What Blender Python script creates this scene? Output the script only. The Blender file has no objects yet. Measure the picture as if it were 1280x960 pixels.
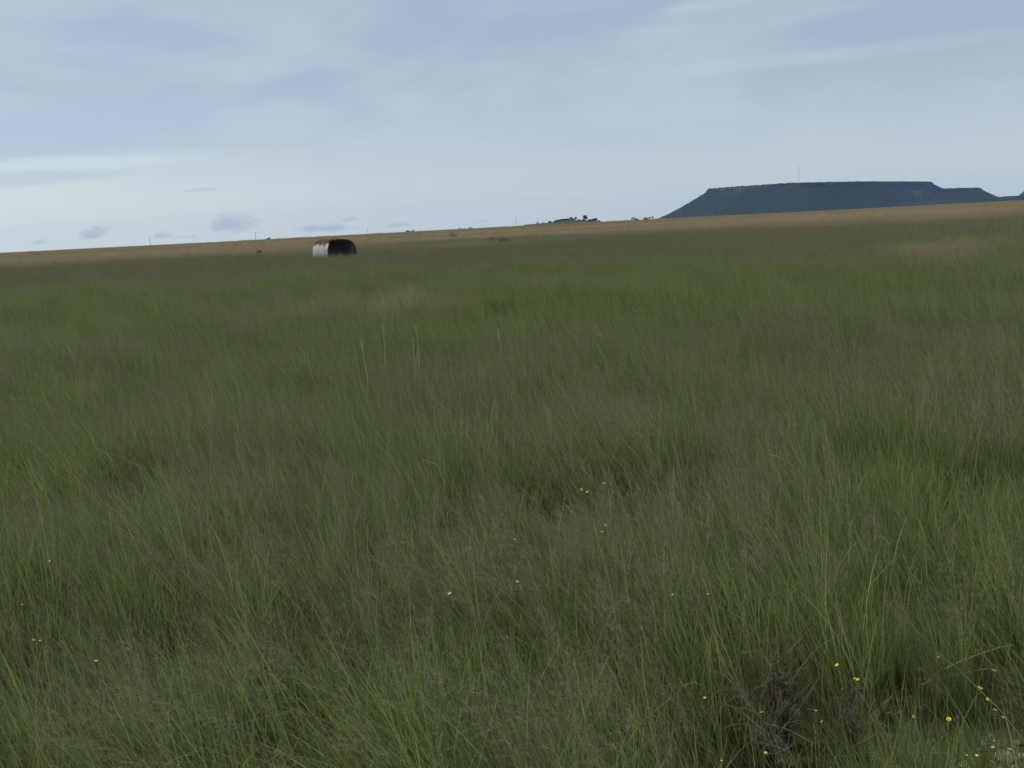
import bpy, bmesh, math, random
import numpy as np
from mathutils import Vector, Matrix, noise

rng = np.random.default_rng(7)
random.seed(7)
SC = bpy.context.scene
COL = SC.collection

# ------------------------------------------------------------------ camera
EYE = 2.2
F = 1244.4                       # focal length in pixels of a 1280 px wide frame (35 mm equivalent)
ROLL = math.atan(0.0515)
PITCH = math.atan((480 - 281.0) * math.cos(ROLL) / F)
_f = Vector((0, math.cos(PITCH), -math.sin(PITCH)))
_R0 = Vector((1, 0, 0)); _U0 = Vector((0, math.sin(PITCH), math.cos(PITCH)))
_r = _R0 * math.cos(ROLL) - _U0 * math.sin(ROLL)
_u = _R0 * math.sin(ROLL) + _U0 * math.cos(ROLL)
cam_d = bpy.data.cameras.new('camera')
cam_d.sensor_width = 36; cam_d.lens = 35; cam_d.clip_start = 0.05; cam_d.clip_end = 30000
cam = bpy.data.objects.new('camera', cam_d); COL.objects.link(cam)
cam.matrix_world = Matrix(((_r.x, _u.x, -_f.x, 0), (_r.y, _u.y, -_f.y, 0), (_r.z, _u.z, -_f.z, EYE), (0, 0, 0, 1)))
SC.camera = cam

# ------------------------------------------------------------------ light and exposure
SUN_AZ, SUN_EL = math.radians(-68), math.radians(42)     # azimuth from +Y towards +X
sun_d = bpy.data.lights.new('sun', 'SUN'); sun_d.energy = 1.5; sun_d.angle = math.radians(14); sun_d.color = (1.0, 0.95, 0.88)
sun = bpy.data.objects.new('sun', sun_d); COL.objects.link(sun)
sdir = Vector((math.sin(SUN_AZ) * math.cos(SUN_EL), math.cos(SUN_AZ) * math.cos(SUN_EL), math.sin(SUN_EL)))
sun.rotation_euler = sdir.to_track_quat('Z', 'Y').to_euler()
vs = SC.view_settings
vs.view_transform = 'Standard'; vs.look = 'None'; vs.exposure = 1.75; vs.gamma = 1.0; vs.use_curve_mapping = False
SC.render.engine = 'CYCLES'
SC.cycles.max_bounces = 4; SC.cycles.diffuse_bounces = 2; SC.cycles.glossy_bounces = 1; SC.cycles.transmission_bounces = 2
SC.cycles.volume_bounces = 0; SC.cycles.transparent_max_bounces = 4
SC.cycles.use_denoising = True; SC.cycles.use_adaptive_sampling = True; SC.cycles.adaptive_threshold = 0.02
SC.cycles.filter_width = 1.5


def pix(px, py):
    """direction through a pixel of the 1280 x 960 frame, scaled to y = 1"""
    v = _f + _r * ((px - 640) / F) - _u * ((py - 480) / F)
    return v / v.y


def at(px, py, Y):
    v = pix(px, py); return Vector((v.x * Y, Y, EYE + v.z * Y))


# ------------------------------------------------------------------ node helper
class N:
    def __init__(self, tree):
        self.t = tree; self.n = tree.nodes; self.l = tree.links

    def node(self, typ, ins=None, **kw):
        nd = self.n.new(typ)
        for k, v in kw.items(): setattr(nd, k, v)
        for k, v in (ins or {}).items(): self.put(nd.inputs[k], v)
        return nd

    def put(self, sock, v):
        if isinstance(v, bpy.types.NodeSocket): self.l.new(v, sock)
        elif v is not None: sock.default_value = v

    def m(self, op, a, b=None, c=None, clamp=False):
        nd = self.n.new('ShaderNodeMath'); nd.operation = op; nd.use_clamp = clamp
        for i, v in enumerate((a, b, c)):
            if v is not None: self.put(nd.inputs[i], v)
        return nd.outputs[0]

    def mix(self, f, a, b, blend='MIX'):
        nd = self.n.new('ShaderNodeMix'); nd.data_type = 'RGBA'; nd.blend_type = blend
        self.put(nd.inputs[0], f); self.put(nd.inputs[6], col(a)); self.put(nd.inputs[7], col(b))
        return nd.outputs[2]

    def ramp(self, v, lo, hi, smooth=True):
        nd = self.n.new('ShaderNodeMapRange'); nd.interpolation_type = 'SMOOTHSTEP' if smooth else 'LINEAR'; nd.clamp = True
        self.put(nd.inputs[0], v); self.put(nd.inputs[1], lo); self.put(nd.inputs[2], hi)
        return nd.outputs[0]

    def noise(self, vec, scale, detail=4, rough=0.55, dist=0.0):
        nd = self.n.new('ShaderNodeTexNoise'); self.put(nd.inputs['Vector'], vec)
        nd.inputs['Scale'].default_value = scale; nd.inputs['Detail'].default_value = detail
        nd.inputs['Roughness'].default_value = rough; nd.inputs['Distortion'].default_value = dist
        return nd.outputs[0]

    def scale(self, vec, s, off=(0, 0, 0)):
        nd = self.n.new('ShaderNodeMapping'); self.put(nd.inputs['Vector'], vec)
        nd.inputs['Scale'].default_value = s; nd.inputs['Location'].default_value = off
        return nd.outputs[0]


def col(c):
    return (*c, 1.0) if isinstance(c, tuple) and len(c) == 3 else c


def material(name):
    m = bpy.data.materials.new(name); m.use_nodes = True; m.node_tree.nodes.clear()
    g = N(m.node_tree); out = g.node('ShaderNodeOutputMaterial')
    return m, g, out


def principled(g, out, color, rough=0.8, spec=0.2, metal=0.0, normal=None):
    p = g.node('ShaderNodeBsdfPrincipled', {'Base Color': col(color), 'Roughness': rough, 'Metallic': metal, 'Specular IOR Level': spec})
    if normal is not None: g.l.new(normal, p.inputs['Normal'])
    g.l.new(p.outputs[0], out.inputs['Surface']); return p


# ------------------------------------------------------------------ sky
world = bpy.data.worlds.new('World'); SC.world = world; world.use_nodes = True
world.node_tree.nodes.clear(); g = N(world.node_tree)
wout = g.node('ShaderNodeOutputWorld')
sky = g.node('ShaderNodeTexSky', sky_type='NISHITA', sun_disc=False)
sky.sun_elevation = SUN_EL; sky.sun_rotation = SUN_AZ; sky.air_density = 1.0; sky.dust_density = 1.5; sky.ozone_density = 1.0; sky.altitude = 1300
tc = g.node('ShaderNodeTexCoord'); D = tc.outputs['Generated']
sep = g.node('ShaderNodeSeparateXYZ', {0: D}); dx, dy, dz = sep.outputs
az = g.m('ARCTAN2', dx, dy)
el = g.m('ARCSINE', dz)
# broad cloud sheet: stretched noise on the direction sphere
v1 = g.scale(D, (1.0, 1.0, 2.6), (3.1, 1.7, 0.2))
n1 = g.noise(v1, 3.2, 5, 0.55, 0.8)
v2 = g.scale(D, (1.0, 1.0, 5.0), (0.4, 5.2, 1.3))
n2 = g.noise(v2, 7.0, 6, 0.6, 0.9)
shade = g.m('ADD', g.m('MULTIPLY', n1, 0.78), g.m('MULTIPLY', n2, 0.22))
shade = g.ramp(shade, 0.36, 0.66)
blue_c = (2.30, 2.68, 3.30)          # radiance before the background strength
grey_c = (2.88, 3.22, 3.68)
pale_c = (3.22, 3.58, 3.75)
cloud = g.mix(shade, blue_c, grey_c)
horizon = g.m('SUBTRACT', 1.0, g.ramp(g.m('ADD', el, g.m('MULTIPLY', g.m('SUBTRACT', n1, 0.5), 0.16)), 0.005, 0.135))
cloud = g.mix(g.m('MULTIPLY', horizon, 0.95), cloud, pale_c)
sunward = g.ramp(g.node('ShaderNodeVectorMath', {0: D, 1: (math.sin(SUN_AZ), math.cos(SUN_AZ), 0.0)}, operation='DOT_PRODUCT').outputs['Value'], 0.15, 0.95)
cloud = g.mix(g.m('MULTIPLY', g.m('MULTIPLY', horizon, sunward), 0.9), cloud, (3.95, 4.25, 4.3))   # thin cloud is whiter towards the sun


NZ_FINE = g.noise(g.scale(D, (1, 1, 2.0), (3.0, 7.0, 0)), 70, 3, 0.6)
NZ_WISP = g.noise(g.scale(D, (1, 1, 2.0), (5.0, 2.0, 0)), 17, 4, 0.6)


def blob(px, py, wpx, hpx, tilt=0.0, flat=0.0, edge=0.9, nscale=40.0, amp=1.0, lo=0.0, hi=0.9):
    """mask of one small cloud centred on a direction; flat > 0 squares off its base"""
    v = pix(px, py); a0 = math.atan2(v.x, 1.0); e0 = math.atan2(v.z, math.hypot(v.x, 1.0))
    w = wpx / F; h = hpx / F
    ua = g.m('DIVIDE', g.m('SUBTRACT', az, a0), w)
    ue = g.m('DIVIDE', g.m('SUBTRACT', el, e0), h)
    if tilt: ue = g.m('SUBTRACT', ue, g.m('MULTIPLY', ua, tilt))
    if flat:
        below = g.m('MINIMUM', ue, 0.0)
        ue = g.m('ADD', ue, g.m('MULTIPLY', below, flat))
    d = g.m('ADD', g.m('MULTIPLY', ua, ua), g.m('MULTIPLY', ue, ue))
    nz = NZ_FINE if nscale > 30 else NZ_WISP
    d = g.m('ADD', d, g.m('MULTIPLY', g.m('SUBTRACT', nz, 0.5), 2.6 * amp))
    return g.m('SUBTRACT', 1.0, g.ramp(d, lo, hi + edge))


dk = blob(90, 165, 300, 34, tilt=0.5, nscale=16, amp=0.9, edge=.9)
cloud = g.mix(g.m('MULTIPLY', dk, 0.75), cloud, (2.35, 2.9, 3.6))
# white fibrous streak and the blue underside above it, at the left
st = blob(95, 206, 150, 12, tilt=0.75, nscale=16, amp=0.9, edge=.45)
cloud = g.mix(g.m('MULTIPLY', st, 0.8), cloud, (3.57, 4.07, 4.22))
ud = blob(30, 223, 105, 8, tilt=0.5, nscale=18, amp=0.6)
cloud = g.mix(g.m('MULTIPLY', ud, 0.65), cloud, (2.51, 3.04, 3.61))
for (px, py, w, h, f, s) in [(950, 78, 120, 9, 0, .28), (890, 6, 60, 6, 0, .35), (820, 38, 45, 5, 0, .2), (1050, 12, 40, 6, 0, .2), (340, 150, 75, 22, 0, .3), (1120, 60, 120, 8, 0, .2)]:
    cloud = g.mix(g.m('MULTIPLY', blob(px, py, w, h, tilt=0.3, nscale=18, amp=0.8), s), cloud, (3.42, 3.76, 4.18))
# small flat-based cumulus puffs low over the horizon
for (px, py, w, h, s, t) in [(118, 294, 19, 10, .85, .25), (293, 284, 27, 19, .8, 0), (405, 287, 38, 8, .8, 0), (437, 275, 11, 5, .65, .1),
                          (204, 296, 12, 6, .6, .2), (232, 297, 18, 3, .45, .1), (495, 283, 20, 5, .55, .25), (601, 277, 11, 3, .5, .1),
                          (50, 304, 10, 4, .45, .1), (250, 238, 22, 3, .45, .1)]:
    cloud = g.mix(g.m('MULTIPLY', blob(px, py, w, h, tilt=t, flat=1.6, nscale=70, amp=1.05, edge=.35), s), cloud, (2.09, 2.62, 3.19))
final = g.mix(0.88, sky.outputs[0], cloud)
bg = g.node('ShaderNodeBackground', {'Color': final, 'Strength': 0.05})
g.l.new(bg.outputs[0], wout.inputs['Surface'])
world.cycles.sampling_method = 'MANUAL'; world.cycles.sample_map_resolution = 256


# ------------------------------------------------------------------ terrain
def sstep(a, b, x):
    t = np.clip((x - a) / (b - a), 0, 1); return t * t * (3 - 2 * t)


def T(x, y):
    x = np.asarray(x, float); y = np.asarray(y, float)
    r = np.hypot(x, y)
    z = 0.9 * sstep(60, 460, r) - 1.6 * sstep(480, 900, r) - 14.3 * sstep(800, 2200, r)
    near = np.exp(-(r / 220.0) ** 2)
    z = z + near * (0.05 * np.sin(x * .55 + .3 * y) + 0.06 * np.sin(y * .31 - x * .17 + 1) + 0.08 * np.sin(x * .11 + y * .07))
    z = z + 0.10 * np.sin(x * .021 + 1.3) * sstep(200, 420, r) * (1 - sstep(500, 900, r))
    return z


def Tz(x, y): return float(T(x, y))


def hit(px, py, h=0.0):
    """where the ray of a pixel comes h above the terrain"""
    v = pix(px, py); y = 0.5
    while y < 6000:
        if EYE + v.z * y < Tz(v.x * y, y) + h: break
        y *= 1.004
    return Vector((v.x * y, y, Tz(v.x * y, y)))


def link(o, parent=None, **props):
    COL.objects.link(o)
    if parent is not None: o.parent = parent
    for k, v in props.items(): o[k] = v
    return o


def mesh_np(name, V, faces, mats=(), mi=None, smooth=False):
    me = bpy.data.meshes.new(name)
    me.from_pydata([tuple(v) for v in V], [], [tuple(f) for f in faces])
    for m in mats: me.materials.append(m)
    if mi is not None: me.polygons.foreach_set('material_index', np.asarray(mi, np.int32))
    if smooth: me.polygons.foreach_set('use_smooth', np.ones(len(me.polygons), bool))
    me.update(); return me


def obj(name, me, parent=None, **props):
    return link(bpy.data.objects.new(name, me), parent, **props)


def empty(name, loc, rz=0, **props):
    e = bpy.data.objects.new(name, None); e.location = loc; e.rotation_euler = (0, 0, rz); e.empty_display_size = 0.2
    return link(e, None, **props)


# ground sheet: a polar grid out past the horizon
m_ground, g, out = material('ground')
pos = g.node('ShaderNodeNewGeometry').outputs['Position']
sp = g.node('ShaderNodeSeparateXYZ', {0: pos})
nA = g.noise(pos, 0.9, 6, 0.6); nB = g.noise(g.scale(pos, (0.02, 0.035, 0.02)), 1.0, 5, 0.6); nC = g.noise(pos, 14, 4, 0.6)
nD = g.noise(g.scale(pos, (0.012, 0.02, 0.012), (5, 2, 0)), 1.0, 4, 0.65)
soil = g.mix(g.ramp(nC, .3, .7), (0.030, 0.024, 0.015), (0.085, 0.068, 0.042))
under = g.mix(g.ramp(nA, .35, .65), soil, (0.040, 0.050, 0.018))
dryf = g.mix(g.ramp(nB, .35, .65), (0.32, 0.265, 0.165), (0.26, 0.24, 0.135))
dryf = g.mix(g.ramp(nD, .56, .70), dryf, (0.12, 0.125, 0.06))
dist = g.node('ShaderNodeVectorMath', {0: pos}, operation='LENGTH').outputs['Value']
band = g.ramp(g.m('ADD', dist, g.m('MULTIPLY', g.m('SUBTRACT', nB, .5), 90)), 95, 140)
gc = g.mix(band, under, dryf)
gc = g.mix(g.ramp(dist, 700, 1500), gc, (0.07, 0.075, 0.035))
bmp = g.node('ShaderNodeBump', {'Height': nC, 'Strength': 0.6, 'Distance': 0.03})
principled(g, out, gc, 0.95, 0.05, normal=bmp.outputs[0])

rings = np.concatenate([[0.0], np.geomspace(0.7, 6500, 180)])
NA = 240
V = [(0, 0, Tz(0, 0))]; FC = []
ang = np.linspace(0, 2 * math.pi, NA, endpoint=False)
for k in range(1, len(rings)):
    xs = rings[k] * np.sin(ang); ys = rings[k] * np.cos(ang); zs = T(xs, ys)
    V += list(zip(xs, ys, zs))
for j in range(NA): FC.append((0, 1 + (j + 1) % NA, 1 + j))
for k in range(1, len(rings) - 1):
    a = 1 + (k - 1) * NA; b = a + NA
    for j in range(NA):
        FC.append((a + j, a + (j + 1) % NA, b + (j + 1) % NA, b + j))
obj('ground', mesh_np('ground', V, FC, [m_ground], smooth=True), kind='structure', label='flat open plain under the grass reaching the skyline', category='ground')


# ------------------------------------------------------------------ mesa and the hills beside it
def fbm(x, y, s, o=4):
    v = 0.0; a = 1.0; t = 0.0
    for i in range(o):
        v += a * noise.noise(Vector((x * s, y * s, 3.3 * i))); t += a; a *= .5; s *= 2.03
    return v / t


def sdf(px_, py_, poly):
    """signed distance to a convex-ish polygon, negative inside"""
    d = np.full(px_.shape, 1e9); ins = np.zeros(px_.shape, bool)
    n = len(poly)
    for i in range(n):
        ax, ay = poly[i]; bx, by = poly[(i + 1) % n]
        ex, ey = bx - ax, by - ay
        t = np.clip(((px_ - ax) * ex + (py_ - ay) * ey) / (ex * ex + ey * ey), 0, 1)
        d = np.minimum(d, np.hypot(px_ - ax - t * ex, py_ - ay - t * ey))
        c = ((ay > py_) != (by > py_)) & (px_ < (bx - ax) * (py_ - ay) / (by - ay + 1e-9) + ax)
        ins ^= c
    return np.where(ins, -d, d)


m_hill, g, out = material('hill_scrub')
geo = g.node('ShaderNodeNewGeometry'); pos = geo.outputs['Position']
nz = g.node('ShaderNodeSeparateXYZ', {0: geo.outputs['Normal']}).outputs[2]
nA = g.noise(g.scale(pos, (1, 1, 1)), 0.02, 6, 0.65); nB = g.noise(g.scale(pos, (.3, .3, 2.2)), 0.05, 4, 0.6); nC = g.noise(pos, 0.11, 4, 0.6)
veg = g.mix(g.ramp(nC, .38, .62), (0.014, 0.018, 0.013), (0.028, 0.032, 0.022))
veg = g.mix(g.m('MULTIPLY', g.ramp(nA, .55, .72), 0.5), veg, (0.06, 0.055, 0.035))
rock = g.mix(g.ramp(nB, .4, .6), (0.028, 0.028, 0.025), (0.075, 0.065, 0.05))
hc = g.mix(g.ramp(nz, 0.62, 0.80), rock, veg)
pz = g.node('ShaderNodeSeparateXYZ', {0: pos}).outputs[2]
hc = g.mix(g.m('MULTIPLY', g.ramp(nz, 0.965, 0.99), g.ramp(pz, 78, 84)), hc, g.mix(g.ramp(nC, .45, .6), (0.10, 0.095, 0.05), (0.04, 0.045, 0.022)))
bmp = g.node('ShaderNodeBump', {'Height': nC, 'Strength': 1.0, 'Distance': 6.0})
principled(g, out, hc, 0.95, 0.05, normal=bmp.outputs[0])

H1 = 88.0
def plan(px, py, e_h):        # plan position on the plateau edge whose top (height e_h) shows at this pixel
    v = pix(px, py); Y = (e_h - EYE) / v.z
    return (v.x * Y, Y)

edge_px = [(885, 236), (930, 232.6), (1000, 228.3), (1080, 226.8), (1165, 227)]
P = [plan(px, py, H1) for px, py in edge_px]
mesa_poly = P + [(P[-1][0] + 60, P[-1][1] + 500), (P[0][0] + 200, P[0][1] + 700)]
bn = [plan(1187, 235.5, 52), plan(1224, 234.5, 52)]
bench_poly = [(bn[0][0] - 120, bn[0][1] - 60), bn[0], bn[1], (bn[1][0] + 30, bn[1][1] + 400), (bn[0][0] - 120, bn[0][1] + 400)]
hl = plan(1283, 235.0, 46)
hill_poly = [(hl[0], hl[1]), (hl[0] + 400, hl[1] - 150), (hl[0] + 700, hl[1] + 500), (hl[0] + 300, hl[1] + 500)]
sd_ = plan(1255, 246.3, 10)
sad_poly = [(sd_[0] - 200, sd_[1]), (sd_[0] + 260, sd_[1]), (sd_[0] + 260, sd_[1] + 200), (sd_[0] - 200, sd_[1] + 200)]

gx = np.arange(250, 2900, 8.0); gy = np.arange(2650, 5600, 9.0)
GX, GY = np.meshgrid(gx, gy)
NZ1 = np.array([[fbm(x, y, 0.011, 4) for x in gx] for y in gy])
def hill_h(poly, top, cliff, slope, dome=0.0, nA=9.0):
    d = sdf(GX, GY, poly) + NZ1 * nA
    dd = np.maximum(d, 0)
    z = np.where(d < 0, top + np.minimum(-d, 160) / 160 * dome, 0)
    c = np.clip(dd / 7.0, 0, 1) * cliff
    t = np.maximum(dd - 7, 0)
    run = (top - cliff + 17) / slope
    tal = (top - cliff + 17) * (1 - np.clip(1 - t / (run * 1.25), 0, 1) ** 1.35)
    gully = NZ1 * 7.0 * np.clip(t / 60, 0, 1) * np.clip(1 - t / (run * 1.3), 0, 1)
    return np.where(d < 0, z, top - c - tal + gully)
HZ = hill_h(mesa_poly, H1, 11, 0.54, 4.0)
HZ = np.maximum(HZ, hill_h(bench_poly, 52, 6, 0.56, 0.8))
HZ = np.maximum(HZ, hill_h(hill_poly, 46, 8, 0.95, 2))
HZ = np.maximum(HZ, hill_h(sad_poly, 10, 0.5, 0.3, 0.5))
HZ = np.maximum(HZ, -16.0)
ny, nx = GX.shape
V = np.stack([GX.ravel(), GY.ravel(), HZ.ravel()], 1)
idx = np.arange(nx * ny).reshape(ny, nx)
q = np.stack([idx[:-1, :-1].ravel(), idx[:-1, 1:].ravel(), idx[1:, 1:].ravel(), idx[1:, :-1].ravel()], 1)
keep = HZ.ravel()[q].max(1) > -15.9
q = q[keep]; used = np.unique(q); remap = -np.ones(nx * ny, int); remap[used] = np.arange(len(used))
mesa_o = obj('mesa', mesh_np('mesa', V[used], remap[q], [m_hill], smooth=False), kind='structure', label='dark flat-topped mesa with a lower step and scrubby slopes', category='mesa')


def mesa_z(x, y):
    i = int(round((y - gy[0]) / 9.0)); j = int(round((x - gx[0]) / 8.0))
    return float(HZ[min(max(i, 0), ny - 1), min(max(j, 0), nx - 1)])


# scrub on the mesa: nobody could count it
m_scrub, g, out = material('scrub')
oi = g.noise(g.node('ShaderNodeNewGeometry').outputs['Position'], 0.06, 3)
principled(g, out, g.mix(g.ramp(oi, .35, .65), (0.014, 0.018, 0.012), (0.028, 0.034, 0.020)), 0.95, 0.05)
bmI = bmesh.new(); bmesh.ops.create_icosphere(bmI, subdivisions=1, radius=1.0)
icoV = np.array([v.co[:] for v in bmI.verts]); icoF = np.array([[v.index for v in f.verts] for f in bmI.faces]); bmI.free()
SV, SF = [], []
cnt = 0
ok = np.argwhere(HZ > -8)
for _ in range(5200):
    i, j = ok[rng.integers(len(ok))]
    i = min(i, ny - 2); j = min(j, nx - 2)
    x = gx[j] + rng.uniform(0, 8); y = gy[i] + rng.uniform(0, 9); z = mesa_z(x, y)
    if y > 4600: continue
    s = rng.uniform(0.9, 2.3)
    vv = icoV * (1 + rng.uniform(-.3, .3, (len(icoV), 1))) * np.array([s, s, s * rng.uniform(.6, 1.0)]) + np.array([x, y, z + .35 * s])
    SV.append(vv); SF.append(icoF + cnt * len(icoV)); cnt += 1
obj('scrub', mesh_np('scrub', np.concatenate(SV), np.concatenate(SF), [m_scrub]), kind='stuff', label='dark scrub dotted over the slopes of the mesa', category='scrub')


# ------------------------------------------------------------------ grass
def attr(g, name, inst=True):
    nd = g.node('ShaderNodeAttribute', attribute_name=name)
    if inst: nd.attribute_type = 'INSTANCER'
    return nd.outputs['Fac']


def leafy(name, build, trans=0.42, rough=0.65, spec=0.15):
    m, g, out = material(name)
    c = build(g)
    p = g.node('ShaderNodeBsdfPrincipled', {'Base Color': c, 'Roughness': rough, 'Specular IOR Level': spec})
    t = g.node('ShaderNodeBsdfTranslucent', {'Color': c})
    mx = g.node('ShaderNodeMixShader', {0: trans, 1: p.outputs[0], 2: t.outputs[0]})
    g.l.new(mx.outputs[0], out.inputs['Surface']); return m


def blade_col(g):
    tone = attr(g, 'tone', False); hg = attr(g, 'hgt', False); dry = attr(g, 'dry'); hue = attr(g, 'hue')
    c = g.mix(tone, (0.068, 0.125, 0.024), (0.215, 0.300, 0.076))
    c = g.mix(g.m('MULTIPLY', hue, 0.6), c, g.mix(tone, (0.105, 0.138, 0.048), (0.235, 0.272, 0.105)))
    c = g.mix(g.m('MULTIPLY', g.ramp(tone, .86, .95), 0.75), c, (0.27, 0.22, 0.12))        # a few cured blades
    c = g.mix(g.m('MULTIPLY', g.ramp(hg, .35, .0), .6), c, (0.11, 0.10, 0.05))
    return g.mix(dry, c, g.mix(tone, (0.23, 0.18, 0.105), (0.42, 0.34, 0.215)))


def seed_col(g):
    tone = attr(g, 'tone', False); dry = attr(g, 'dry'); hue = attr(g, 'hue')
    c = g.mix(tone, (0.132, 0.108, 0.082), (0.240, 0.202, 0.152))
    c = g.mix(g.m('MULTIPLY', g.m('SUBTRACT', 1.0, hue), 0.6), c, (0.165, 0.205, 0.085))
    return g.mix(dry, c, g.mix(tone, (0.23, 0.18, 0.11), (0.40, 0.325, 0.21)))


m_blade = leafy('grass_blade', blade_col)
m_seed = leafy('grass_seed', seed_col, 0.25, 0.8)
R = np.random.default_rng(11)


class Clump:
    def __init__(self): self.V = []; self.F = []; self.M = []; self.T = []; self.H = []; self.n = 0; self.o = (0.0, 0.0)

    def add(self, V, F, mi, tone, hg):
        self.V.append(V); self.F += [tuple(int(i) + self.n for i in f) for f in F]
        self.M += [mi] * len(F); self.T.append(np.broadcast_to(tone, (len(V),))); self.H.append(np.broadcast_to(hg, (len(V),))); self.n += len(V)

    def path(self, base, phi, lean, curve, L, ns, wind):
        t = np.linspace(0, 1, ns + 1); a = lean + curve * t
        st = L / ns
        hx = np.concatenate([[0], np.cumsum(np.sin((a[:-1] + a[1:]) / 2) * st)])
        hz = np.concatenate([[0], np.cumsum(np.cos((a[:-1] + a[1:]) / 2) * st)])
        p = np.stack([base[0] + hx * math.cos(phi), base[1] + hx * math.sin(phi), hz], 1)
        p[:, 0] -= wind * L * t ** 1.6
        p[:, 2] -= 0.25 * wind * L * t ** 2
        return t, p

    def ribbon(self, t, p, phi, w, mi, tone, taper=True, twist=0.0):
        n = len(t)
        ww = w * (1 - t ** 2.2 * .96) if taper else np.full(n, w)
        ps = phi + math.pi / 2 + twist * t
        side = np.stack([np.cos(ps), np.sin(ps), np.zeros(n)], 1) * ww[:, None] * .5
        V = np.empty((2 * n, 3)); V[0::2] = p - side; V[1::2] = p + side
        F = [(2 * i, 2 * i + 1, 2 * i + 3, 2 * i + 2) for i in range(n - 1)]
        self.add(V, F, mi, tone, np.repeat(t, 2))

    def blades(self, nb, rad, h0, h1, w0, w1, ns, wind=0.18, spread=0.5, tmax=1.0):
        for _ in range(nb):
            r = rad * math.sqrt(R.random()); th = R.uniform(0, 6.283)
            base = (self.o[0] + r * math.cos(th), self.o[1] + r * math.sin(th)); phi = th + R.normal(0, .8)
            L = R.uniform(h0, h1)
            t, p = self.path(base, phi, abs(R.normal(.05, .12)), R.gamma(2.0, spread / 2), L, ns, wind * R.uniform(.5, 1.5))
            self.ribbon(t, p, phi + R.uniform(-1.3, 1.3), R.uniform(w0, w1), 0, R.random() * tmax, twist=R.uniform(-1, 1))

    def panicles(self, nc, rad, h0, h1, wind=0.26, nbr=24, sw=0.0015, spike=(.0019, .0048), per=4, sl=.85):
        for _ in range(nc):
            r = rad * math.sqrt(R.random()); th = R.uniform(0, 6.283)
            base = (self.o[0] + r * math.cos(th), self.o[1] + r * math.sin(th)); phi = th + R.normal(0, .6); L = R.uniform(h0, h1); tone = R.random()
            t, p = self.path(base, phi, abs(R.normal(.04, .08)), R.gamma(2, .12), L, 6, wind * R.uniform(.6, 1.5))
            self.ribbon(t, p, R.uniform(0, 3.14), sw, 1, tone * .6, taper=False)
            up = p[-1] - p[-2]; up /= np.linalg.norm(up)
            for k in range(nbr):
                u = R.uniform(.58, 1.0); q = np.array([np.interp(u, t, p[:, i]) for i in range(3)])
                ln = sl * L * (.17 * (1 - (u - .58) / .42) + .035) * R.uniform(.6, 1.2)
                a = R.uniform(0, 6.283); o = R.uniform(.35, 1.2)
                d = up * math.cos(o) + np.array([math.cos(a) - .35, math.sin(a), 0]) * math.sin(o)
                mid = q + d * ln * .55; tip = q + d * ln + np.array([-.12, 0, -.22]) * ln
                s = np.array([math.sin(a), -math.cos(a), 0]) * (.0004 if sw < .003 else sw * .3)
                self.add(np.array([q - s, q + s, mid + s, tip, mid - s]), [(0, 1, 2, 4), (4, 2, 3)], 1, tone, 1.0)
                for j in range(per):
                    c = q + (mid - q) * 1.0 if j == 0 else mid + (tip - mid) * (j / max(per - 1, 1))
                    c = c + R.normal(0, .004, 3) * sl
                    e1 = R.normal(0, 1, 3); e1 /= np.linalg.norm(e1); e2 = np.cross(e1, R.normal(0, 1, 3)); e2 /= np.linalg.norm(e2)
                    A = e1 * spike[1] * .5; B = e2 * spike[0] * .5
                    self.add(np.array([c - A, c + B, c + A, c - B]), [(0, 1, 2, 3)], 1, min(1, tone * .7 + R.random() * .4), 1.0)

    def build(self, name):
        V = np.concatenate(self.V)
        me = mesh_np(name, V, self.F, [m_blade, m_seed], self.M)
        for nm, arr in (('tone', self.T), ('hgt', self.H)):
            a = me.attributes.new(nm, 'FLOAT', 'POINT'); a.data.foreach_set('value', np.concatenate(arr).astype(np.float32))
        return me


src = bpy.data.collections.new('grass_tufts')          # sources only, never linked to the scene
kinds = {}
def source(kind, c):
    i = len(src.objects); nm = 'tuft_%02d' % i
    src.objects.link(bpy.data.objects.new(nm, c.build(nm))); kinds.setdefault(kind, []).append(i)

def tuft(c, kind):
    if kind == 'green': c.blades(58, .10, .32, .70, .0028, .0055, 5, .17, .42); c.panicles(2, .06, .52, .74, nbr=18)
    elif kind == 'seed': c.blades(34, .10, .28, .60, .0025, .0048, 5, .19, .42); c.panicles(5, .09, .48, .80, nbr=22)
    elif kind == 'low': c.blades(24, .16, .12, .32, .003, .006, 4, .10, .9)
    else: c.blades(30, .09, .3, .62, .002, .0042, 5, .22, .5, tmax=1.0); c.panicles(3, .06, .5, .8, nbr=14)


# square patches of tufts, from all green (0) to all in seed (4)
for lv in range(5):
    for k in range(3):
        c = Clump()
        for i in range(4):
            for j in range(4):
                c.o = ((i + R.uniform(0, 1)) * .19 - .38, (j + R.uniform(0, 1)) * .19 - .38)
                u = R.random()
                tuft(c, 'low' if u < .12 else 'cured' if u < .16 else 'seed' if R.random() < (.04, .25, .5, .75, .97)[lv] else 'green')
        source('near%d' % lv, c)
for k in range(2):
    c = Clump()
    for i in range(10):
        c.o = (R.uniform(-.35, .35), R.uniform(-.35, .35)); tuft(c, 'low' if R.random() < .8 else 'green')
    source('low', c)
for k in range(2):
    c = Clump()
    for i in range(12):
        c.o = (R.uniform(-.35, .35), R.uniform(-.35, .35)); tuft(c, 'cured')
    source('cured', c)
for k in range(3):
    c = Clump(); c.blades(120, .55, .28, .58, .007, .013, 4, .20, .5); c.panicles(4, .5, .5, .75, nbr=8, sw=.004, spike=(.010, .022), per=2); source('mid_green', c)
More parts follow.
